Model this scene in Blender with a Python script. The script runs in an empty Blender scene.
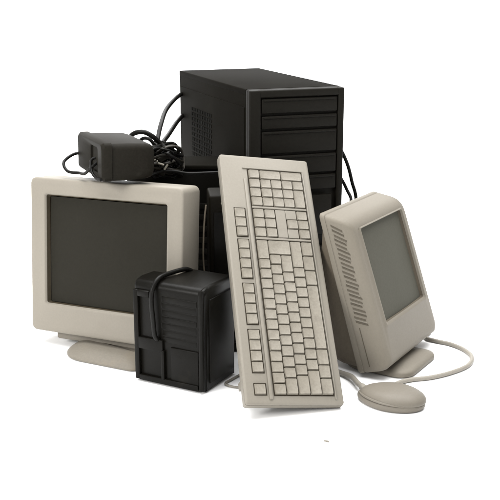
import bpy, bmesh, math, random
from math import sin, cos, pi, radians
from mathutils import Vector, Matrix
random.seed(7)
S = bpy.context.scene
COL = S.collection

# ------------------------------------------------------------------ materials
def plastic(name, c, rough=.5, spec=.35, var=.04, grain=.06, gscale=900, dirt=None, dscale=9, dlo=.55, dhi=.8, bdist=.0004):
    if name != 'white_seamless_paper':
        c = tuple(v*.81 for v in c); dirt = dirt and tuple(v*.81 for v in dirt); spec *= .85
    m = bpy.data.materials.new(name); m.use_nodes = True
    nt = m.node_tree; b = nt.nodes['Principled BSDF']
    N = nt.nodes.new; L = nt.links.new
    tc = N('ShaderNodeTexCoord')
    n1 = N('ShaderNodeTexNoise'); n1.inputs['Scale'].default_value = 6; n1.inputs['Detail'].default_value = 6
    L(tc.outputs['Object'], n1.inputs['Vector'])
    rp = N('ShaderNodeValToRGB')
    rp.color_ramp.elements[0].position = .3; rp.color_ramp.elements[1].position = .7
    rp.color_ramp.elements[0].color = (c[0]*(1-var), c[1]*(1-var*1.1), c[2]*(1-var*1.5), 1)
    rp.color_ramp.elements[1].color = (c[0]*(1+var), c[1]*(1+var), c[2]*(1+var), 1)
    L(n1.outputs['Fac'], rp.inputs['Fac'])
    out = rp.outputs['Color']
    # fine mottling
    n3 = N('ShaderNodeTexNoise'); n3.inputs['Scale'].default_value = 260; n3.inputs['Detail'].default_value = 3
    L(tc.outputs['Object'], n3.inputs['Vector'])
    mr = N('ShaderNodeMapRange'); mr.inputs['To Min'].default_value = 1-grain; mr.inputs['To Max'].default_value = 1+grain
    mr.inputs['From Min'].default_value = .3; mr.inputs['From Max'].default_value = .7
    L(n3.outputs['Fac'], mr.inputs['Value'])
    vm = N('ShaderNodeVectorMath'); vm.operation = 'SCALE'
    L(out, vm.inputs[0]); L(mr.outputs['Result'], vm.inputs['Scale']); out = vm.outputs['Vector']
    if dirt:
        n2 = N('ShaderNodeTexNoise'); n2.inputs['Scale'].default_value = dscale; n2.inputs['Detail'].default_value = 8
        n2.inputs['Roughness'].default_value = .7
        L(tc.outputs['Object'], n2.inputs['Vector'])
        r2 = N('ShaderNodeMapRange'); r2.inputs['From Min'].default_value = dlo; r2.inputs['From Max'].default_value = dhi
        L(n2.outputs['Fac'], r2.inputs['Value'])
        mx = N('ShaderNodeMix'); mx.data_type = 'RGBA'
        L(r2.outputs['Result'], mx.inputs['Factor']); L(out, mx.inputs['A']); mx.inputs['B'].default_value = (*dirt, 1)
        out = mx.outputs['Result']
    L(out, b.inputs['Base Color'])
    b.inputs['Roughness'].default_value = rough
    b.inputs['Specular IOR Level'].default_value = spec
    n4 = N('ShaderNodeTexNoise'); n4.inputs['Scale'].default_value = gscale; n4.inputs['Detail'].default_value = 2
    L(tc.outputs['Object'], n4.inputs['Vector'])
    bp = N('ShaderNodeBump'); bp.inputs['Strength'].default_value = .35; bp.inputs['Distance'].default_value = bdist
    L(n4.outputs['Fac'], bp.inputs['Height']); L(bp.outputs['Normal'], b.inputs['Normal'])
    return m

M = {}
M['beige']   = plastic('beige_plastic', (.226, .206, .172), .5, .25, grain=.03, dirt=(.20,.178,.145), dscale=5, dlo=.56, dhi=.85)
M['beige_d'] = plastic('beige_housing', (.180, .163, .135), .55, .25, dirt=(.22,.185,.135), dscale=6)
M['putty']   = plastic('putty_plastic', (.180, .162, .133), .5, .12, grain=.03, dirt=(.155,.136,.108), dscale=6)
M['putty_d'] = plastic('dark_putty', (.105, .088, .066), .6, .15, dirt=(.085,.067,.048), dscale=8)  # darker putty: shade on the rear housing is put into this colour
M['kbcase']  = plastic('keyboard_plastic', (.204, .187, .157), .5, .2, grain=.03, dirt=(.18,.161,.132), dscale=8)
M['key']     = plastic('key_plastic', (.208, .190, .159), .45, .2, var=.10, grain=.08, dirt=(.15,.134,.107), dscale=60, dlo=.5, dhi=.8)
M['mouse']   = plastic('mouse_plastic', (.146, .131, .108), .5, .2, grain=.03, dirt=(.135,.12,.098), dscale=12)
M['glint_cable'] = plastic('grey_glint_rubber', (.055, .050, .042), .4, .3)  # lighter grey for some strands, painting in the reflected glints of the knot
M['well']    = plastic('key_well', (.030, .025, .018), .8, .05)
M['vent']    = plastic('vent_slot', (.095, .083, .066), .8, .05)
M['black']   = plastic('black_painted_steel', (.0066, .0060, .0046), .75, .02, var=.12, grain=.12, dirt=(.011,.010,.0075), dscale=7)
M['blackf']  = plastic('black_front_plastic', (.0092, .0084, .0066), .5, .07, var=.1, grain=.1)
M['gloss']   = plastic('black_case_plastic', (.0042, .0038, .0029), .36, .10, var=.15, grain=.1, dirt=(.009,.008,.0058), dscale=16, dlo=.58, dhi=.75)
M['brick']   = plastic('charcoal_plastic', (.0140, .0127, .0102), .55, .04, var=.15, grain=.12, dirt=(.026,.0235,.019), dscale=26, dlo=.6, dhi=.8)
M['brown']   = plastic('dark_brown_plastic', (.0075, .0063, .0042), .5, .06, var=.2, dirt=(.015,.0125,.008), dscale=9)
M['hole']    = plastic('dark_opening', (.004, .004, .003), .9, .05)
M['cable']   = plastic('black_rubber', (.0045, .0042, .0034), .4, .14, var=.1)
M['cable_w'] = plastic('beige_rubber', (.235, .217, .185), .5, .3)
M['screen']  = plastic('dark_glass', (.0205, .0192, .0153), .45, .03, var=.06, grain=.05, bdist=.00005)
M['screen2'] = plastic('grey_green_glass', (.082, .080, .066), .6, .03, var=.05, grain=.05, bdist=.00005)
M['surround'] = plastic('shaded_brown_mask', (.055, .045, .030), .6, .1)  # brown rim with the shade of the screen recess put into its colour
M['metal']   = plastic('dull_metal', (.30, .28, .23), .4, .5)
M['backdrop'] = plastic('white_seamless_paper', (.92, .92, .92), .9, .0, var=0, grain=0)

# ------------------------------------------------------------------ helpers
def link(name, bm, mat, parent=None, smooth=True, ang=40):
    me = bpy.data.meshes.new(name)
    bmesh.ops.remove_doubles(bm, verts=bm.verts, dist=1e-6)
    bmesh.ops.recalc_face_normals(bm, faces=bm.faces)
    bm.to_mesh(me); bm.free()
    me.materials.append(M[mat])
    if smooth:
        me.shade_smooth()
        try: me.set_sharp_from_angle(angle=radians(ang))
        except Exception: pass
    o = bpy.data.objects.new(name, me); COL.objects.link(o)
    if parent: o.parent = parent
    return o

def thing(name, label, cat, loc=(0,0,0), rot=(0,0,0), group=None, mode='XYZ'):
    o = bpy.data.objects.new(name, None); COL.objects.link(o)
    o.empty_display_size = .05
    o.location = loc; o.rotation_euler = rot; o['label'] = label; o['category'] = cat
    if group: o['group'] = group
    return o

def box(bm, x0, x1, y0, y1, z0, z1, bev=.0, seg=2, T=None):
    vs = [bm.verts.new(v) for v in [(x0,y0,z0),(x1,y0,z0),(x1,y1,z0),(x0,y1,z0),(x0,y0,z1),(x1,y0,z1),(x1,y1,z1),(x0,y1,z1)]]
    fs = [bm.faces.new([vs[i] for i in f]) for f in [(0,3,2,1),(4,5,6,7),(0,1,5,4),(1,2,6,5),(2,3,7,6),(3,0,4,7)]]
    if bev > 0:
        es = list({e for f in fs for e in f.edges})
        r = bmesh.ops.bevel(bm, geom=es, offset=bev, segments=seg, profile=.5, affect='EDGES')
        vs = list({v for f in r['faces'] for v in f.verts} | {v for v in vs if v.is_valid})
    if T:
        for v in vs: v.co = T(v.co)

def rr(x0, x1, z0, z1, r, y, n=6):
    """rounded rectangle loop in the xz plane at depth y; r may be 4 values (bl, br, tr, tl)"""
    if not isinstance(r, (tuple, list)): r = (r,)*4
    pts = []
    for (cx, cz, a0, rad) in ((x0+r[0], z0+r[0], pi, r[0]), (x1-r[1], z0+r[1], 1.5*pi, r[1]), (x1-r[2], z1-r[2], 0, r[2]), (x0+r[3], z1-r[3], .5*pi, r[3])):
        for k in range(n+1):
            a = a0 + .5*pi*k/n
            pts.append(Vector((cx+rad*cos(a), y, cz+rad*sin(a))))
    return pts

def loft(bm, loops, cap0=True, cap1=True, T=None):
    rings = []
    for lp in loops:
        rings.append([bm.verts.new(T(p) if T else p) for p in lp])
    n = len(rings[0])
    for a, b in zip(rings, rings[1:]):
        for i in range(n):
            bm.faces.new((a[i], a[(i+1) % n], b[(i+1) % n], b[i]))
    if cap0: bm.faces.new(rings[0])
    if cap1: bm.faces.new(rings[-1])
    return rings

def smooth_path(pts, k=8):
    P = [Vector(p) for p in pts]; P = [P[0]*2-P[1]] + P + [P[-1]*2-P[-2]]
    out = []
    for i in range(1, len(P)-2):
        for j in range(k):
            t = j/k; a, b, c, d = P[i-1], P[i], P[i+1], P[i+2]
            out.append(.5*((2*b)+(-a+c)*t+(2*a-5*b+4*c-d)*t*t+(-a+3*b-3*c+d)*t**3))
    out.append(P[-2]); return out

def tube(bm, pts, r, k=8, sides=10, smooth=True):
    P = smooth_path(pts, k) if smooth else [Vector(p) for p in pts]
    up = Vector((0.13, .21, 1)).normalized(); prev = None
    for i, p in enumerate(P):
        t = (P[min(i+1, len(P)-1)] - P[max(i-1, 0)]).normalized()
        if i == 0: x = t.cross(up).normalized()
        else: x = (x - t*x.dot(t)).normalized()
        y = t.cross(x)
        rad = r(i/(len(P)-1)) if callable(r) else r
        ring = [bm.verts.new(p + x*rad*cos(2*pi*j/sides) + y*rad*sin(2*pi*j/sides)) for j in range(sides)]
        if prev:
            for j in range(sides): bm.faces.new((prev[j], prev[(j+1) % sides], ring[(j+1) % sides], ring[j]))
        else: bm.faces.new(ring)
        prev = ring
    bm.faces.new(prev)

def tube_obj(name, pts, r, mat, parent=None, **k):
    bm = bmesh.new(); tube(bm, pts, r, **k)
    return link(name, bm, mat, parent)

# ------------------------------------------------------------------ setting
def backdrop():
    bm = bmesh.new()
    prof = [(-9, 0), (3.2, 0)]
    for k in range(1, 13):
        a = .5*pi*k/12; prof.append((3.2+1.2*sin(a), 1.2*(1-cos(a))))
    prof.append((4.4, 7))
    rows = [[bm.verts.new((x, y, z)) for x in (-8, 8)] for y, z in prof]
    for a, b in zip(rows, rows[1:]): bm.faces.new((a[0], a[1], b[1], b[0]))
    o = link('ground', bm, 'backdrop'); o['kind'] = 'structure'
    return o
backdrop()

# ------------------------------------------------------------------ left CRT monitor
def left_monitor():
    t = thing('crt_monitor', 'beige CRT monitor with a dark screen, facing left, a charcoal box on top', 'monitor',
              (-.4242, .0488, .028), (Matrix.Rotation(-.4599, 3, 'Z') @ Matrix.Rotation(-.1015, 3, 'X') @ Matrix.Rotation(-.0227, 3, 'Y')).to_euler())
    W, H, D = .335, .2963, .06
    l, b, sw, sh = .036, .0568, .265, .2084
    bm = bmesh.new()
    def rc(i, y, r): return rr(i, W-i, i, H-i, r, y)
    loft(bm, [rc(.02, D, .008), rc(.001, D, .010), rc(0, D-.002, .011), rc(0, .0045, .011), rc(.0006, .0020, .011), rc(.0018, .0007, .011), rc(.0040, .0, .011), rc(.012, -.0002, .009),
              rr(l-.007, l+sw+.007, b-.007, b+sh+.007, .008, 0),
              rr(l-.004, l+sw+.004, b-.004, b+sh+.004, .006, -.0012),
              rr(l-.002, l+sw+.002, b-.002, b+sh+.002, .005, -.0005),
              rr(l, l+sw, b, b+sh, .004, .003)], cap0=False, cap1=False)
    bz = link('bezel', bm, 'beige', t, ang=50)
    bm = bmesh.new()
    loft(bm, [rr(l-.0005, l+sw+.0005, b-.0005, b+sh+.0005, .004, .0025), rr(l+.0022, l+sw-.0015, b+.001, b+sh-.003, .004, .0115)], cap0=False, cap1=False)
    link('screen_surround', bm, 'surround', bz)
    # glass, slightly bulging
    bm = bmesh.new(); n = 16
    x0, x1, z0, z1 = l+.004, l+sw-.002, b+.002, b+sh-.004
    g = [[bm.verts.new((x0+(x1-x0)*i/n, .0125-.004*(1-(2*i/n-1)**2)*(1-.6*(2*j/n-1)**2)-.002, z0+(z1-z0)*j/n)) for i in range(n+1)] for j in range(n+1)]
    for j in range(n):
        for i in range(n): bm.faces.new((g[j][i], g[j][i+1], g[j+1][i+1], g[j+1][i]))
    link('screen', bm, 'screen', t)
    # housing behind the bezel
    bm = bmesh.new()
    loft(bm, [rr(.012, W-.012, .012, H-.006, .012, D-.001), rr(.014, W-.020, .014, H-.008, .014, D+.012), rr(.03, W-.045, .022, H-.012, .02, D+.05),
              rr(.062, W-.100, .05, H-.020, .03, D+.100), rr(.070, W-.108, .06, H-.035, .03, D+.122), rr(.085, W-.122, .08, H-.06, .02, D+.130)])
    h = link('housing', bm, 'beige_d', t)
    bm = bmesh.new()
    for k in range(12): box(bm, .100+.008*k, .104+.008*k, D+.124, D+.1325, .10, .20, .0005)
    link('vent', bm, 'vent', h)
    # lip under the bezel and swivel stand
    bm = bmesh.new()
    loft(bm, [rr(.050, W-.012, -.0135, .004, .003, .016), rr(.048, W-.010, -.0150, .004, .003, .019), rr(.048, W-.010, -.0150, .004, .003, D+.02)])
    link('lower_lip', bm, 'beige_d', t)
    R = Matrix.LocRotScale(t.location, t.rotation_euler, None)
    st = thing('stand', '', '')
    for k in ('label', 'category'): del st[k]
    st.parent = t; st.matrix_parent_inverse = Matrix()
    inv = R.inverted()
    def W2L(p): return inv @ Vector(p)
    bm = bmesh.new()
    cy_, sy_ = cos(-.4599), sin(-.4599)
    def bl(i, z):                       # rounded rectangle on the ground, square with the monitor
        out = []
        for p in rr(.088+i, .268-i, -.045+i, .110-i, (.056, .020, .05, .06), 0, 10):
            out.append(W2L((-.4242 + p.x*cy_ - p.z*sy_, .0488 + p.x*sy_ + p.z*cy_, z)))
        return out
    cx, cy = -.4242 + .170*cy_ - .03*sy_, .0488 + .170*sy_ + .03*cy_
    loft(bm, [bl(.003, .0005), bl(0, .002), bl(0, .0045), bl(.002, .0075), bl(.007, .0115), bl(.014, .0155), bl(.022, .0185), bl(.029, .0200)])
    bpy.data.objects.remove(st)
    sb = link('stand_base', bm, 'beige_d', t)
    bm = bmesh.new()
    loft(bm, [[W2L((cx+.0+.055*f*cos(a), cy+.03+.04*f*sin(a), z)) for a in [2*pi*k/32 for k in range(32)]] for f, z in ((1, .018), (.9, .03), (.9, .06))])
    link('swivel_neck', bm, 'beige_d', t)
    return t
mon = left_monitor()

# ------------------------------------------------------------------ tower
def tower():
    t = thing('computer_tower', 'tall black tower computer with horizontal drive covers, rear of the pile', 'computer',
              (-.002, .1699, 0), (0, 0, .3529))
    W, D, H = .204, .4813, .476
    bm = bmesh.new()
    box(bm, .0005, W-.0005, .020, D, .012, H-.003, .002)
    link('case', bm, 'black', t)
    bm = bmesh.new()
    box(bm, .0, W, .0192, D+.001, H-.012, H, .0022, 3)
    link('top_cover', bm, 'black', t)
    for x0, x1, nm in ((-.001, .003, 'side_panel'), (W-.003, W+.001, 'side_panel')):
        bm = bmesh.new()
        box(bm, x0, x1, .026, D-.006, .02, H-.036, .0012)
        link(nm, bm, 'black', t)
    # side vent: small punched grid
    bm = bmesh.new()
    y0, z0 = .235, .21
    for j in range(17):
        for i in range(12):
            box(bm, -.0022, .0, y0+i*.0125, y0+i*.0125+.0088, z0+j*.0115, z0+j*.0115+.0070)
    link('side_vent', bm, 'hole', t, smooth=False)
    # front moulding
    bm = bmesh.new()
    u0, u1 = .026, .189
    box(bm, 0, W, .006, .019, .004, H-.0005, .003, 3)           # base slab
    box(bm, .0, u0-.002, -.004, .010, .004, H-.001, .003, 3)     # left column
    box(bm, u1+.002, W, -.004, .010, .004, H-.001, .003, 3)      # right column
    box(bm, u0-.004, u1+.004, -.0035, .010, H-.016, H-.001, .003, 3)
    box(bm, u0-.004, u1+.004, -.004, .010, .004, .150, .003, 3)
    link('front_panel', bm, 'blackf', t)
    zt = H-.0185
    for hgt in (.029, .0255, .044, .038, .030):
        bm = bmesh.new()
        box(bm, u0, u1, -.0025, .007, zt-hgt, zt, .0022, 3)
        box(bm, u0+.004, u1-.004, -.0046, .0, zt-.0048, zt-.001, .0012, 2)
        link('drive_cover', bm, 'blackf', t)
        zt -= hgt + .0052
    bm = bmesh.new()
    box(bm, u0+.01, u1-.01, -.007, -.003, .175, .26, .003)
    link('lower_door', bm, 'blackf', t)
    for k in range(4):
        bm = bmesh.new(); box(bm, .01+.16*(k % 2), .034+.16*(k % 2), .03+.38*(k//2), .06+.38*(k//2), 0, .012, .002)
        link('foot', bm, 'blackf', t)
    return t
tower()

# ------------------------------------------------------------------ dark boxes in the middle
def low_case():
    t = thing('equipment_case', 'low black box wedged between the left monitor and the tower, cables lying on it', 'box', (-.250, .206, 0), (0, 0, 0))
    W, D, H = .190, .105, .3225
    bm = bmesh.new(); box(bm, 0, W, 0, D, 0.003, H-.012, .002); link('body', bm, 'gloss', t)
    bm = bmesh.new(); box(bm, -.002, W+.002, -.002, D+.002, H-.010, H, .003, 3); link('lid', bm, 'black', t)
    bm = bmesh.new()
    for k in range(9): box(bm, .01, W-.01, -.002, .003, .04+.024*k, .052+.024*k, .001)
    link('front_slats', bm, 'blackf', t)
    return t
low_case()

def brown_case():
    t = thing('speaker_box', 'dark brown-black upright box half hidden behind the keyboard, right of the left monitor', 'speaker', (-.0745, -.009, 0), (0, 0, 0.10))
    W, D, H = .100, .080, .304
    bm = bmesh.new(); box(bm, 0, W, 0, D, 0.0, H, .005, 4); link('cabinet', bm, 'brown', t)
    bm = bmesh.new(); box(bm, .008, W-.008, -.003, .002, .02, H-.03, .002, 2); link('grille', bm, 'gloss', t)
    bm = bmesh.new(); bmesh.ops.create_icosphere(bm, subdivisions=2, radius=.0026, matrix=Matrix.Translation((.024, -.001, H-.014))); link('rivet', bm, 'metal', t)
    return t
brown_case()

# ------------------------------------------------------------------ black box in front
def front_box():
    t = thing('power_unit', 'square black box with a cord over its front, standing before the left monitor', 'power supply', (-.2009, -.1371, 0), (0, 0, -.4925))
    W, D, H = .1424, .1045, .187
    bm = bmesh.new()
    # body: extruded side profile with a rounded top front edge
    def prof(x, ins=0):
        D = .062 if x < .052 else .1045
        pts = [(.000+ins, .004), (.000+ins, H-.016)]
        for k in range(1, 7):
            a = .5*pi*k/6; pts.append((.014-.014*cos(a)+ins*(1-k/6), H-.016+.014*sin(a)-ins*(k/6)))
        pts += [(.022, H-ins), (D-.004, H-ins-.002), (D-ins, H-.008), (D-ins, .004), (D-.006, 0.001+ins), (.004, .001+ins)]
        return [Vector((x, y, z)) for y, z in pts]
    loft(bm, [prof(.0, .004), prof(.0012, .0015), prof(.004, 0), prof(.0515, 0), prof(.058, 0), prof(W-.008, 0), prof(W-.003, .0012), prof(W, .005)])
    body = link('casing', bm, 'gloss', t, ang=50)
    fx = lambda px: (px-134.5)/70*W      # photo columns to case width
    # raised front moulding: bars leave the recesses between them
    bm = bmesh.new()
    Y0, Y1 = -.0055, .003
    box(bm, 0.001, .011, Y0, Y1, .004, H-.018, .0022, 2)          # left bar
    box(bm, .009, .034, Y0, Y1, H-.030, H-.018, .0022, 2)         # over the upper recess
    box(bm, .009, .060, Y0, Y1, .062, .084, .0022, 2)             # between the recesses
    box(bm, .009, W-.012, Y0, Y1, .003, .014, .0022, 2)           # foot rail
    box(bm, .056, .063, Y0-.001, Y1, .012, .066, .0022, 2)
    box(bm, .074, W-.012, Y0+.0022, Y1, .012, .074, .0022, 2)     # lower right panel
    link('front_moulding', bm, 'gloss', t)
    bm = bmesh.new()
    for k in range(7):
        z = .080+.0120*k
        wob = .0008*sin(k*2.3)
        box(bm, .056+wob, W-.016+wob, -.0007+.0004*sin(k*1.7), .002, z, z+.0105, .0014, 2)
    link('ribs', bm, 'gloss', t)
    bm = bmesh.new(); tube(bm, [(W-.006, -.002, .006), (W-.006, -.002, H-.022), (W-.006, .003, H-.010), (W-.0065, .012, H-.0065), (W-.007, .03, H-.0065)], .0052, k=5, sides=10)
    link('edge_trim', bm, 'gloss', t)
    for x, y in ((.012, .008), (W-.030, .008), (.062, D-.026), (W-.030, D-.026)):
        bm = bmesh.new(); box(bm, x, x+.018, y, y+.018, 0, .005, .001)
        link('foot', bm, 'gloss', t)
    # side cover with a shallow raised field
    bm = bmesh.new()
    box(bm, W-.002, W+.0022, .014, D-.010, .014, H-.022, .0018, 2)
    link('side_cover', bm, 'gloss', t)
    # cord coming over the top, down the front
    tube_obj('cord', [(.060, .092, H-.002), (.057, .076, H+.004), (.050, .045, H+.005), (.046, .012, H+.004), (.044, -.004, H-.008), (.043, -.0105, H-.030), (.0455, -.0105, .12), (.047, -.0095, .095), (.049, -.006, .086), (.049, .001, .082)], .0042, 'cable', t)
    return t
front_box()

# ------------------------------------------------------------------ charcoal box on the monitor
def top_box():
    t = thing('power_adapter', 'charcoal plastic box with an open slot in its end, lying on the left monitor', 'power adapter', (-.2570, -.048, .3365), (0, radians(1.5), .40))
    W, D, H = .095, .165, .067
    # front face runs along x from the near corner, the end face runs back to the left
    bm = bmesh.new()
    def sh(p): return Vector((p.x - .02*p.y, p.y, p.z))
    def lp(x, i): return [Vector((x, p.x, p.z)) for p in rr(i, D-i, i, H-i, .012, 0, 5)]
    loft(bm, [lp(0, .004), lp(.0015, .0015), lp(.005, 0), lp(W*.5, .0), lp(W-.016, .0015), lp(W-.006, .004), lp(W-.001, .009), lp(W, .012)], T=sh)
    link('casing', bm, 'brick', t)
    # end cap: thicker collar with a slot
    bm = bmesh.new()
    def col(x, i): return [Vector((x, p.x, p.z)) for p in rr(-.002+i, D+.002-i, -.0+i, H+.0025-i, .009, 0, 4)]
    def slot(x, i): return [Vector((x, p.x, p.z)) for p in rr(.030+i, .078-i, .012+i, H-.010-i, .006, 0, 4)]
    loft(bm, [col(.015, .003), col(.013, 0), col(.0, 0), col(-.005, .004), slot(-.0045, -.002), slot(-.003, 0), slot(.008, 0)], cap1=False, T=sh)
    link('end_collar', bm, 'brick', t)
    bm = bmesh.new(); loft(bm, [slot(.006, -.001), slot(.007, -.001)], T=sh); link('slot', bm, 'hole', t)
    tube_obj('plug_lead', [sh(Vector(p)) for p in [(.004, .052, .030), (-.010, .054, .018), (-.016, .075, .004), (-.018, .105, .000), (-.034, .130, .000), (-.036, .150, .014), (-.012, .165, .026), (.010, .160, .028)]], .0030, 'cable', t)
    tube_obj('lead', [sh(Vector(p)) for p in [(.004, .060, .036), (-.008, .060, .030), (-.011, .045, .012), (-.009, .025, .004), (-.006, .004, .004)]], .0026, 'cable', t)
    return t
top_box()

# ------------------------------------------------------------------ cables on top
def at(x, y, Y):
    F = 1000.; P = radians(15); D = F/540.
    C = Vector((0, -D*cos(P), .2+D*sin(P)))
    v = Vector((x-250, F*cos(P)-(y-250)*-1*-sin(P)*-1, 0))
    fw = Vector((0, cos(P), -sin(P))); up = Vector((0, sin(P), cos(P)))
    v = fw*F + Vector((1, 0, 0))*(x-250) - up*(y-250)
    return C + v*((Y-C.y)/v.y)
def path(pts): return [at(*p) for p in pts]

tube_obj_t = tube_obj('power_cable', path([(193, 85, .66), (184, 92, .63), (175, 99, .52), (166, 110, .42), (161, 124, .32), (158, 138, .26), (157, 152, .21), (163, 164, .18), (172, 169, .20)]), .0050, 'cable')
tube_obj_t['label'] = 'black cable curving down from high on the back of the tower, the upper of two'; tube_obj_t['category'] = 'cable'
o = tube_obj('power_cable', path([(192, 106, .66), (184, 114, .62), (177, 122, .50), (169, 134, .38), (162, 144, .27), (160, 154, .20), (166, 166, .17), (176, 171, .20)]), .0050, 'cable')
o['label'] = 'black cable running from low on the back of the tower, the lower of two'; o['category'] = 'cable'
o = tube_obj('looped_cable', path([(150, 165, .15), (136, 150, .16), (129, 142, .16), (133, 134, .15), (143, 132, .14), (152, 136, .14), (160, 143, .15), (167, 150, .15), (175, 157, .18), (182, 166, .19)]), .0048, 'cable')
o['label'] = 'thick black cable arching up behind the charcoal box on the left monitor'; o['category'] = 'cable'

o = tube_obj('looped_cable', path([(146, 172, .17), (140, 158, .17), (138, 147, .17), (142, 139, .17), (149, 139, .16), (155, 146, .16), (160, 156, .16), (168, 168, .17)]), .0036, 'cable')
o['label'] = 'thinner black cable looped tightly under the thick arching one behind the charcoal box'; o['category'] = 'cable'
def tangle():
    t = thing('cable_bundle', 'tangled knot of thin black cables and plugs beside the charcoal box on the left monitor', 'cables', tuple(at(158, 172, .15)))
    inv = Matrix.Translation(-t.location)
    rnd = random.Random(11)
    def L(p): return t_inv(at(*p))
    t_inv = lambda v: v - t.location
    for s in range(34):
        pts = []; cx = rnd.uniform(148, 174); cy = rnd.uniform(152, 168); a = rnd.uniform(0, 6.28); w = rnd.uniform(8, 20); h = rnd.uniform(6, 15)
        sg = rnd.choice((-1, 1)); Y = rnd.uniform(.125, .19)
        for k in range(7):
            b = a + sg*k*rnd.uniform(.7, 1.0)
            x = cx + w*cos(b) + rnd.uniform(-3, 3); y = cy + h*sin(b) + rnd.uniform(-3, 3)
            x = max(136, min(183, x)); y = max(140 if x > 150 else 146, min(177, y))
            pts.append((x, y, Y + .02*sin(b*1.3) + (.02 if x > 172 else 0)))
        tube_obj('strand', [L(p) for p in pts], rnd.uniform(.0018, .0034), ('cable', 'cable', 'glint_cable', 'brick')[s % 4], t, k=7, sides=8)
    for (x, y, Y, rx) in ((152, 163, .13, .3), (163, 158, .125, -.5), (146, 171, .12, .1), (160, 171, .13, .7)):
        bm = bmesh.new(); box(bm, -.011, .011, -.006, .006, -.005, .005, .002)
        bmesh.ops.transform(bm, matrix=Matrix.Translation(L((x, y, Y))) @ Matrix.Rotation(rx, 4, 'Y') @ Matrix.Rotation(.5, 4, 'Z'), verts=bm.verts)
        link('plug', bm, 'brick', t)
    for (x, y, Y) in ((155, 160, .115), (161, 164, .115), (150, 166, .115), (166, 167, .12)):
        bm = bmesh.new(); bmesh.ops.create_cone(bm, segments=10, radius1=.002, radius2=.002, depth=.012, cap_ends=True,
            matrix=Matrix.Translation(L((x, y, Y))) @ Matrix.Rotation(1.1+x, 4, 'Y'))
        link('glint_pin', bm, 'metal', t)  # small bright pins standing in for glints among the cables
    return t
tangle()

o = tube_obj('black_cable', path([(148, 176, .10), (158, 172, .12), (172, 171, .13), (188, 173.5, .14), (205, 173, .155), (222, 172, .16)]), .0028, 'cable')
o['label'] = 'thin black cable lying straight across toward the keyboard top behind the left monitor'; o['category'] = 'cable'
# right of the tower
o = tube_obj('side_cable', path([(334, 140, .40), (342, 152, .39), (348, 166, .38), (352, 182, .37), (356, 200, .36), (352, 230, .34), (345, 260, .30)]), .0040, 'cable')
o['label'] = 'black cable bulging out beside the right edge of the tower, the outer of two'; o['category'] = 'cable'
o = tube_obj('side_cable', path([(335, 170, .38), (342, 180, .38), (347, 190, .375), (351, 200, .36), (346, 212, .34), (340, 235, .32)]), .0036, 'cable')
o['label'] = 'short black cable close to the right edge of the tower, the inner of two'; o['category'] = 'cable'
# beige lead dropping beside the left monitor
o = tube_obj('monitor_lead', path([(206, 205, -.035), (204.5, 220, -.035), (203.5, 240, -.035), (203.5, 262, -.035), (206, 285, -.035), (208, 300, -.035)]), .0016, 'putty_d')
o['label'] = 'thin brownish lead hanging in the dark gap right of the left monitor'; o['category'] = 'cable'

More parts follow.
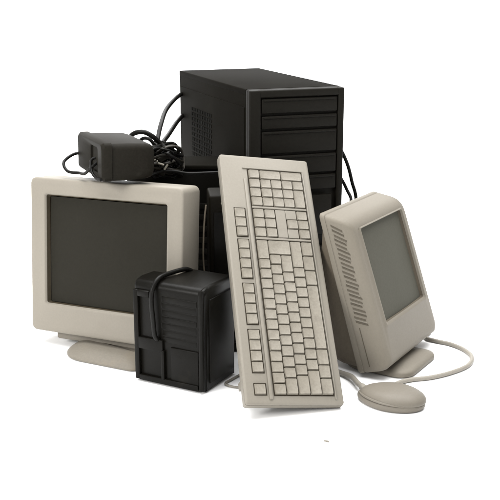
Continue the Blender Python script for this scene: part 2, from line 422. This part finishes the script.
# ------------------------------------------------------------------ keyboard
def keyboard():
    R = Matrix.Rotation(.4041, 3, 'Z') @ Matrix.Rotation(-.7395, 3, 'X') @ Matrix.Rotation(.1724, 3, 'Y')
    t = thing('keyboard', 'beige full-size keyboard stood on its end, leaning back in the middle of the pile', 'keyboard', (-.0065, -.321, .0326), R.to_euler())
    W, L, D = .1700, .4770, .0205
    def rc(i, y, r=.0045): return rr(i, W-i, i, L-i, r, y, 5)
    mx0, mx1 = .0505, .1525         # main key well
    fx0, fx1 = .0170, .0365
    z0 = .0160
    bm = bmesh.new()
    loft(bm, [rc(.004, D), rc(.0015, D-.0008), rc(.0, D-.004), rc(0, .0062), rc(.0008, .0058), rc(.0008, .0046), rc(0, .0042), rc(.0005, .0016), rc(.0028, 0), ], cap1=True)
    case = link('case', bm, 'kbcase', t)
    # wells (shallow dark trays set proud of the case front by a hair, keys stand on them)
    U = .0190
    zones_main = [(z0, z0+15*U), (z0+15*U+.006, z0+18*U+.006), (z0+18*U+.012, z0+22*U+.012)]
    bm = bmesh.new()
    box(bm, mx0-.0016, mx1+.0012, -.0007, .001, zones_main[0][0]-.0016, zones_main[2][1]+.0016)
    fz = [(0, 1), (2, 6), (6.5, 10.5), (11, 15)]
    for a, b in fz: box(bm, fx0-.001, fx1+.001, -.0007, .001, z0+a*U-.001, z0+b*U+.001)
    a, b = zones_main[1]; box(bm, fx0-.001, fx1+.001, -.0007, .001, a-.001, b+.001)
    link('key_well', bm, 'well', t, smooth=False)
    # raised ridge between function row and the main block, and rim round the block
    bm = bmesh.new()
    box(bm, .0405, .0465, -.0030, .001, .008, L-.05, .0012, 2)
    zt = zones_main[2][1]
    box(bm, mx1+.002, mx1+.0045, -.0022, .001, .008, zt+.004, .0009, 2)
    box(bm, .0405, mx1+.0045, -.0022, .0009, zt+.0025, zt+.0050, .0009, 2)
    (m0, m1), (n0, n1), (p0, p1) = zones_main; q = (mx1-mx0)/5
    for a, b in ((m1+.0008, n0-.0008), (n1+.0008, p0-.0008)): box(bm, mx0-.0005, mx1+.0002, -.0034, .0008, a, b, .0008, 1)
    box(bm, mx0+2*q+.001, mx0+3*q-.001, -.0032, .0009, n0+.0002, n1-.0002, .0008, 1)
    box(bm, mx0+3*q-.0005, mx0+4*q-.001, -.0031, .0007, n0+.0002, n0+.0185, .0008, 1)
    box(bm, mx0+3*q-.0005, mx0+4*q-.001, -.0031, .0007, n1-.0185, n1-.0002, .0008, 1)
    link('rim', bm, 'kbcase', t)
    rnd = random.Random(3)
    keys = []
    def key(xa, xb, za, zb, h=.0042):
        g = .0005; tp = .0010
        bm = bmesh.new()
        hh = h + rnd.uniform(-.0006, .0006); sk = rnd.uniform(-.0004, .0004); jz = rnd.uniform(-.0003, .0003)
        xa += g+jz; xb -= g-jz; za += g; zb -= g
        def q(i, y, r): return rr(xa+i, xb-i, za+i, zb-i, r, y, 2)
        rings = loft(bm, [q(0, -.0006, .001), q(.0004, -.0020, .001), q(tp*.8, -hh+.0006, .0014), q(tp, -hh+sk, .0016), q(tp+.0022, -hh+.0006+sk, .0016)], cap0=False)
        keys.append(link('key', bm, 'key', t, ang=35))
    rw = (mx1-mx0)/5
    X = lambda r: (mx0 + r*rw, mx0 + (r+1)*rw)
    def row(r, widths, u=0):
        for w in widths:
            key(*X(r), z0+u*U, z0+(u+w)*U); u += w
    row(0, [1]*13+[2])
    row(1, [1.5]+[1]*12)                      # row 1 leaves 1.5 u for the big Enter
    row(2, [1.75]+[1]*10+[1.75])
    key(mx0+rw, mx0+3*rw, z0+13.5*U, z0+15*U)  # tall Enter
    row(3, [2.25]+[1]*10+[2.75])
    row(4, [1.5, 1.25, 1.5, 6.25, 1.5, 1.5, 1.5])
    # navigation
    zn = zones_main[1][0]
    for i in range(3):
        for r in (0, 1): key(*X(r), zn+i*U, zn+(i+1)*U)
        key(*X(4), zn+i*U, zn+(i+1)*U)
    key(*X(3), zn+U, zn+2*U)
    # numpad
    zp = zones_main[2][0]
    for r in range(4):
        for i in range(3):
            key(*X(r), zp+i*U, zp+(i+1)*U)
    key(*X(4), zp, zp+2*U); key(*X(4), zp+2*U, zp+3*U)
    key(*X(0), zp+3*U, zp+4*U)
    key(mx0+rw, mx0+3*rw, zp+3*U, zp+4*U); key(mx0+3*rw, mx0+5*rw, zp+3*U, zp+4*U)
    for a, b in fz:
        u = a
        while u < b - .01:
            key(fx0, fx1, z0+u*U, z0+(u+1)*U, .0036); u += 1
    for i in range(3): key(fx0, fx1, zn+i*U, zn+(i+1)*U, .0036)
    for z in (.004, L-.030):
        bm = bmesh.new(); box(bm, .010, .030, D-.001, D+(.0395 if z < .1 else .004), z+.04*(z < .1), z+.014+.04*(z < .1), .0015); link('fold_out_foot', bm, 'kbcase', t)
    mw = Matrix.Translation(t.location) @ R.to_4x4(); inv = mw.inverted()
    fl = lambda p: inv @ Vector(p)
    tube_obj('cord', [fl(p) for p in [(.02, -.150, .05), (.0, -.185, .012), (-.016, -.181, .003), (-.034, -.176, .003), (-.043, -.163, .003), (-.030, -.142, .003), (-.012, -.108, .003), (-.02, -.06, .003)]], .0020, 'cable_w', t)
    print('keys', len(keys))
    return t
kb = keyboard()

# ------------------------------------------------------------------ right CRT monitor
def right_monitor():
    t = thing('crt_monitor', 'putty CRT monitor with a grey-green screen, facing right, side vents showing', 'monitor',
              (.2452, -.1613, .0249), (0, 0, 1.0313))
    W, H, D, K = .2423, .2543, .0608, .3387
    l, b, sw, sh = .0326, .074, .180, .1693
    # side walls stand square, the face leans back: shear y by height
    T = lambda p: Vector((p.x, p.y + K*p.z, p.z + p.y*(-.30*(1-p.z/H) + .16*p.z/H)))
    bm = bmesh.new()
    def rc(i, y, r=.014, e=0): return rr(i, W-i, i+e, H-i, r, y)
    RB = (.006, .014, .016, .008)
    loft(bm, [rc(.012, D, .010), rc(.001, D, RB), rc(0, D-.002, RB), rc(0, D-.010, RB), rc(.0010, D-.0105, RB), rc(.0010, D-.0125, RB), rc(0, D-.013, RB), rc(0, .020, RB), rc(.0015, .011, RB), rc(.005, .0045, RB), rc(.010, .001, RB), rc(.016, 0, RB),
              rr(l-.008, l+sw+.008, b-.008, b+sh-.002, .007, 0),
              rr(l-.005, l+sw+.005, b-.005, b+sh-.003, .006, -.0022),
              rr(l-.002, l+sw+.002, b-.002, b+sh-.004, .005, -.0018),
              rr(l, l+sw, b, b+sh-.006, .004, .002)], cap0=False, cap1=False, T=T)
    bz = link('bezel', bm, 'putty', t, ang=50)
    bm = bmesh.new()
    loft(bm, [rr(l-.0005, l+sw+.0005, b-.0005, b+sh-.0055, .004, .0015), rr(l+.0020, l+sw-.0015, b+.001, b+sh-.0075, .004, .0085)], cap0=False, cap1=False, T=T)
    link('screen_surround', bm, 'putty_d', bz)
    bm = bmesh.new(); n = 16
    x0, x1, z0_, z1 = l+.0018, l+sw-.0012, b+.0008, b+sh-.0073
    g = [[bm.verts.new(T(Vector((x0+(x1-x0)*i/n, .0095-.004*(1-(2*i/n-1)**2)*(1-.6*(2*j/n-1)**2)-.002, z0_+(z1-z0_)*j/n)))) for i in range(n+1)] for j in range(n+1)]
    for j in range(n):
        for i in range(n): bm.faces.new((g[j][i], g[j][i+1], g[j+1][i+1], g[j+1][i]))
    link('screen', bm, 'screen2', t)
    # side vents: short slots and little cooling ribs down the visible side
    V = lambda p: T(Vector((p.x, p.y, p.z + .22*(p.y-.028))))
    bm = bmesh.new(); z = .080; k = 0
    while z < H-.018:
        w = .0020*sin(k*1.9)
        box(bm, -.0005, .004, .0185+w, .0405+w*.5, z, z+.0031, T=V)
        z += .0074; k += 1
    link('side_vent', bm, 'vent', t, smooth=False)
    bm = bmesh.new(); z = .0838
    while z < H-.022:
        box(bm, -.0015, .002, .0185, .0405, z, z+.0022, .0006, 1, T=V); z += .0148
    link('vent_rib', bm, 'putty', t)
    bm = bmesh.new()
    box(bm, -.0005, .003, .0360, .0375, .010, .074, T=T); link('side_groove', bm, 'vent', t, smooth=False)
    # housing
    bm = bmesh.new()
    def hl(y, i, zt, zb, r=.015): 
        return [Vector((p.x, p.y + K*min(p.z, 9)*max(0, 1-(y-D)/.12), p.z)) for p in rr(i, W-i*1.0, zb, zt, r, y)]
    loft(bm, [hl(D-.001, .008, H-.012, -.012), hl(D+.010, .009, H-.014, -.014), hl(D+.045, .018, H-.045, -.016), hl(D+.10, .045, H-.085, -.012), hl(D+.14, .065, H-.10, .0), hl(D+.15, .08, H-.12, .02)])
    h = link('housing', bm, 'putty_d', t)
    bm = bmesh.new()
    box(bm, .0185, .03, D+.014, D+.05, .045, .0465); link('housing_seam', bm, 'hole', h, smooth=False)
    # foot
    bm = bmesh.new()
    inv = Matrix.LocRotScale(t.location, t.rotation_euler, None).inverted()
    def fp(i, z):
        c, s = cos(1.02), sin(1.02); out = []
        for p in rr(-.085+i, .056-i, -.060+i, .070-i, (.03, .022, .03, .03), 0, 6):
            out.append(inv @ Vector((.272 + p.x*c - p.z*s, -.045 + p.x*s + p.z*c, z)))
        return out
    loft(bm, [fp(.003, .0005), fp(0, .003), fp(0, .008), fp(.002, .0115), fp(.008, .014), fp(.04, .019)])
    link('foot', bm, 'putty', t)
    return t
rm = right_monitor()

# ------------------------------------------------------------------ mouse and loose cable
def mouse():
    t = thing('computer_mouse', 'rounded beige mouse lying on the white ground in front of the right monitor', 'mouse', (.2350, -.2420, 0), (0, 0, radians(-30)))
    A, B = .0590, .0415
    def ring(f, z, n=48, a=A, b=B, nose=0):
        out = []
        for k in range(n):
            th = 2*pi*k/n; c, s = cos(th), sin(th)
            w = 1 - .10*(-c if c < 0 else 0)
            out.append(Vector((a*f*c, b*f*s*w, z)))
        return out
    bm = bmesh.new()
    loft(bm, [ring(.90, .0005), ring(.955, .002), ring(.99, .005), ring(1.0, .008), ring(.985, .0105), ring(.95, .012), ring(.9, .0125)])
    link('base_shell', bm, 'mouse', t)
    # upper shell: domed, cut back at the nose so that the base shows there
    bm = bmesh.new()
    prof = [(1.0, .0110), (1.012, .0122), (1.012, .0142), (.99, .0172), (.94, .0205), (.85, .0238), (.71, .0266), (.53, .0286), (.3, .0298), (.1, .0302)]
    rings = []
    for f, z in prof:
        r = []
        for p in ring(f, z):
            x = p.x
            lift = .0035*math.exp(-((x+.05)/.03)**2)
            r.append(Vector((x*.965+.0022, p.y*.965+.0014, p.z - .003*(-x/A if x < 0 else 0))))
        rings.append(r)
    loft(bm, rings)
    link('upper_shell', bm, 'mouse', t)
    # raised sweeping lip along the near side
    pts = []
    for k in range(15):
        f = k/14; th = pi - .25 + f*2.5
        w = 1 - .10*(-cos(th) if cos(th) < 0 else 0)
        pts.append((A*1.01*cos(th)*.965+.0022, B*1.01*sin(th)*w*.965+.0014, .0118 + .0030*sin(pi*f)))
    tube_obj('rim', pts, lambda f: .0003 + .0016*sin(pi*f)**.6 if 0 < f < 1 else .0003, 'mouse', t, k=3, sides=8)
    inv = (Matrix.Translation(t.location) @ Matrix.Rotation(radians(-30), 4, 'Z')).inverted()
    tube_obj('cord', [inv @ Vector(p) for p in [(.196, -.212, .012), (.186, -.186, .012), (.178, -.150, .010), (.160, -.118, .0052), (.140, -.095, .0052), (.115, -.06, .0052)]], lambda f: .0048 if f > .12 else .0062, 'cable_w', t)
    return t
ms = mouse()
o = tube_obj('beige_cable', [(.36, .10, .0045), (.345, .066, .0045), (.362, .046, .0045), (.387, .028, .0045), (.407, -.003, .0045), (.413, -.042, .0045), (.397, -.083, .0045), (.360, -.117, .0045), (.320, -.140, .0045), (.285, -.150, .0045), (.262, -.162, .0045), (.245, -.182, .0045), (.235, -.196, .0045)], .0040, 'cable_w')
o['label'] = 'beige cable looping out over the white ground between the right monitor and the mouse'; o['category'] = 'cable'
# speck of debris
bm = bmesh.new(); box(bm, -.0042, .0042, -.0020, .0020, 0, .0014, .0005); bmesh.ops.transform(bm, matrix=Matrix.Translation((.117, -.386, 0)) @ Matrix.Rotation(-.5, 4, 'Z'), verts=bm.verts)
o = link('plastic_chip', bm, 'beige_d'); o['label'] = 'tiny grey plastic chip alone on the white ground below the keyboard'; o['category'] = 'chip'

# ------------------------------------------------------------------ light
def area(name, loc, target, size, power, col=(1, 1, 1), sy=None):
    l = bpy.data.lights.new(name, 'AREA'); l.energy = power; l.color = col; l.shape = 'RECTANGLE'; l.size = size; l.size_y = sy or size
    o = bpy.data.objects.new(name, l); COL.objects.link(o); o.location = loc
    o.rotation_euler = (Vector(target)-Vector(loc)).to_track_quat('-Z', 'Y').to_euler()
    return o
area('overhead_softbox', (0, -.1, 3.2), (0, 0, 0), 3.4, 212)
area('key_softbox', (-2.6, -2.4, 1.9), (-.05, 0, .2), 1.1, 104, (1, .985, .96))
area('added_backdrop_light', (0, 1.9, 4.2), (0, 4.2, 1.2), 4.0, 260)  # unseen lamp added to wash the backdrop white
w = bpy.data.worlds.new('World'); S.world = w; w.use_nodes = True
w.node_tree.nodes['Background'].inputs['Color'].default_value = (1, 1, 1, 1)
w.node_tree.nodes['Background'].inputs['Strength'].default_value = .52

# ------------------------------------------------------------------ camera
cam = bpy.data.cameras.new('camera'); co = bpy.data.objects.new('camera', cam); COL.objects.link(co)
P = radians(15); Dc = 1000/540
co.location = (0, -Dc*cos(P), .2 + Dc*sin(P)); co.rotation_euler = (pi/2 - P, 0, 0)
cam.sensor_width = 36; cam.lens = 36*1000/500; cam.clip_start = .05; cam.clip_end = 100
S.camera = co
S.render.engine = 'CYCLES'
S.view_settings.view_transform = 'Standard'; S.view_settings.look = 'None'; S.view_settings.exposure = .3; S.view_settings.gamma = 1
S.render.resolution_x = 1024; S.render.resolution_y = 1024
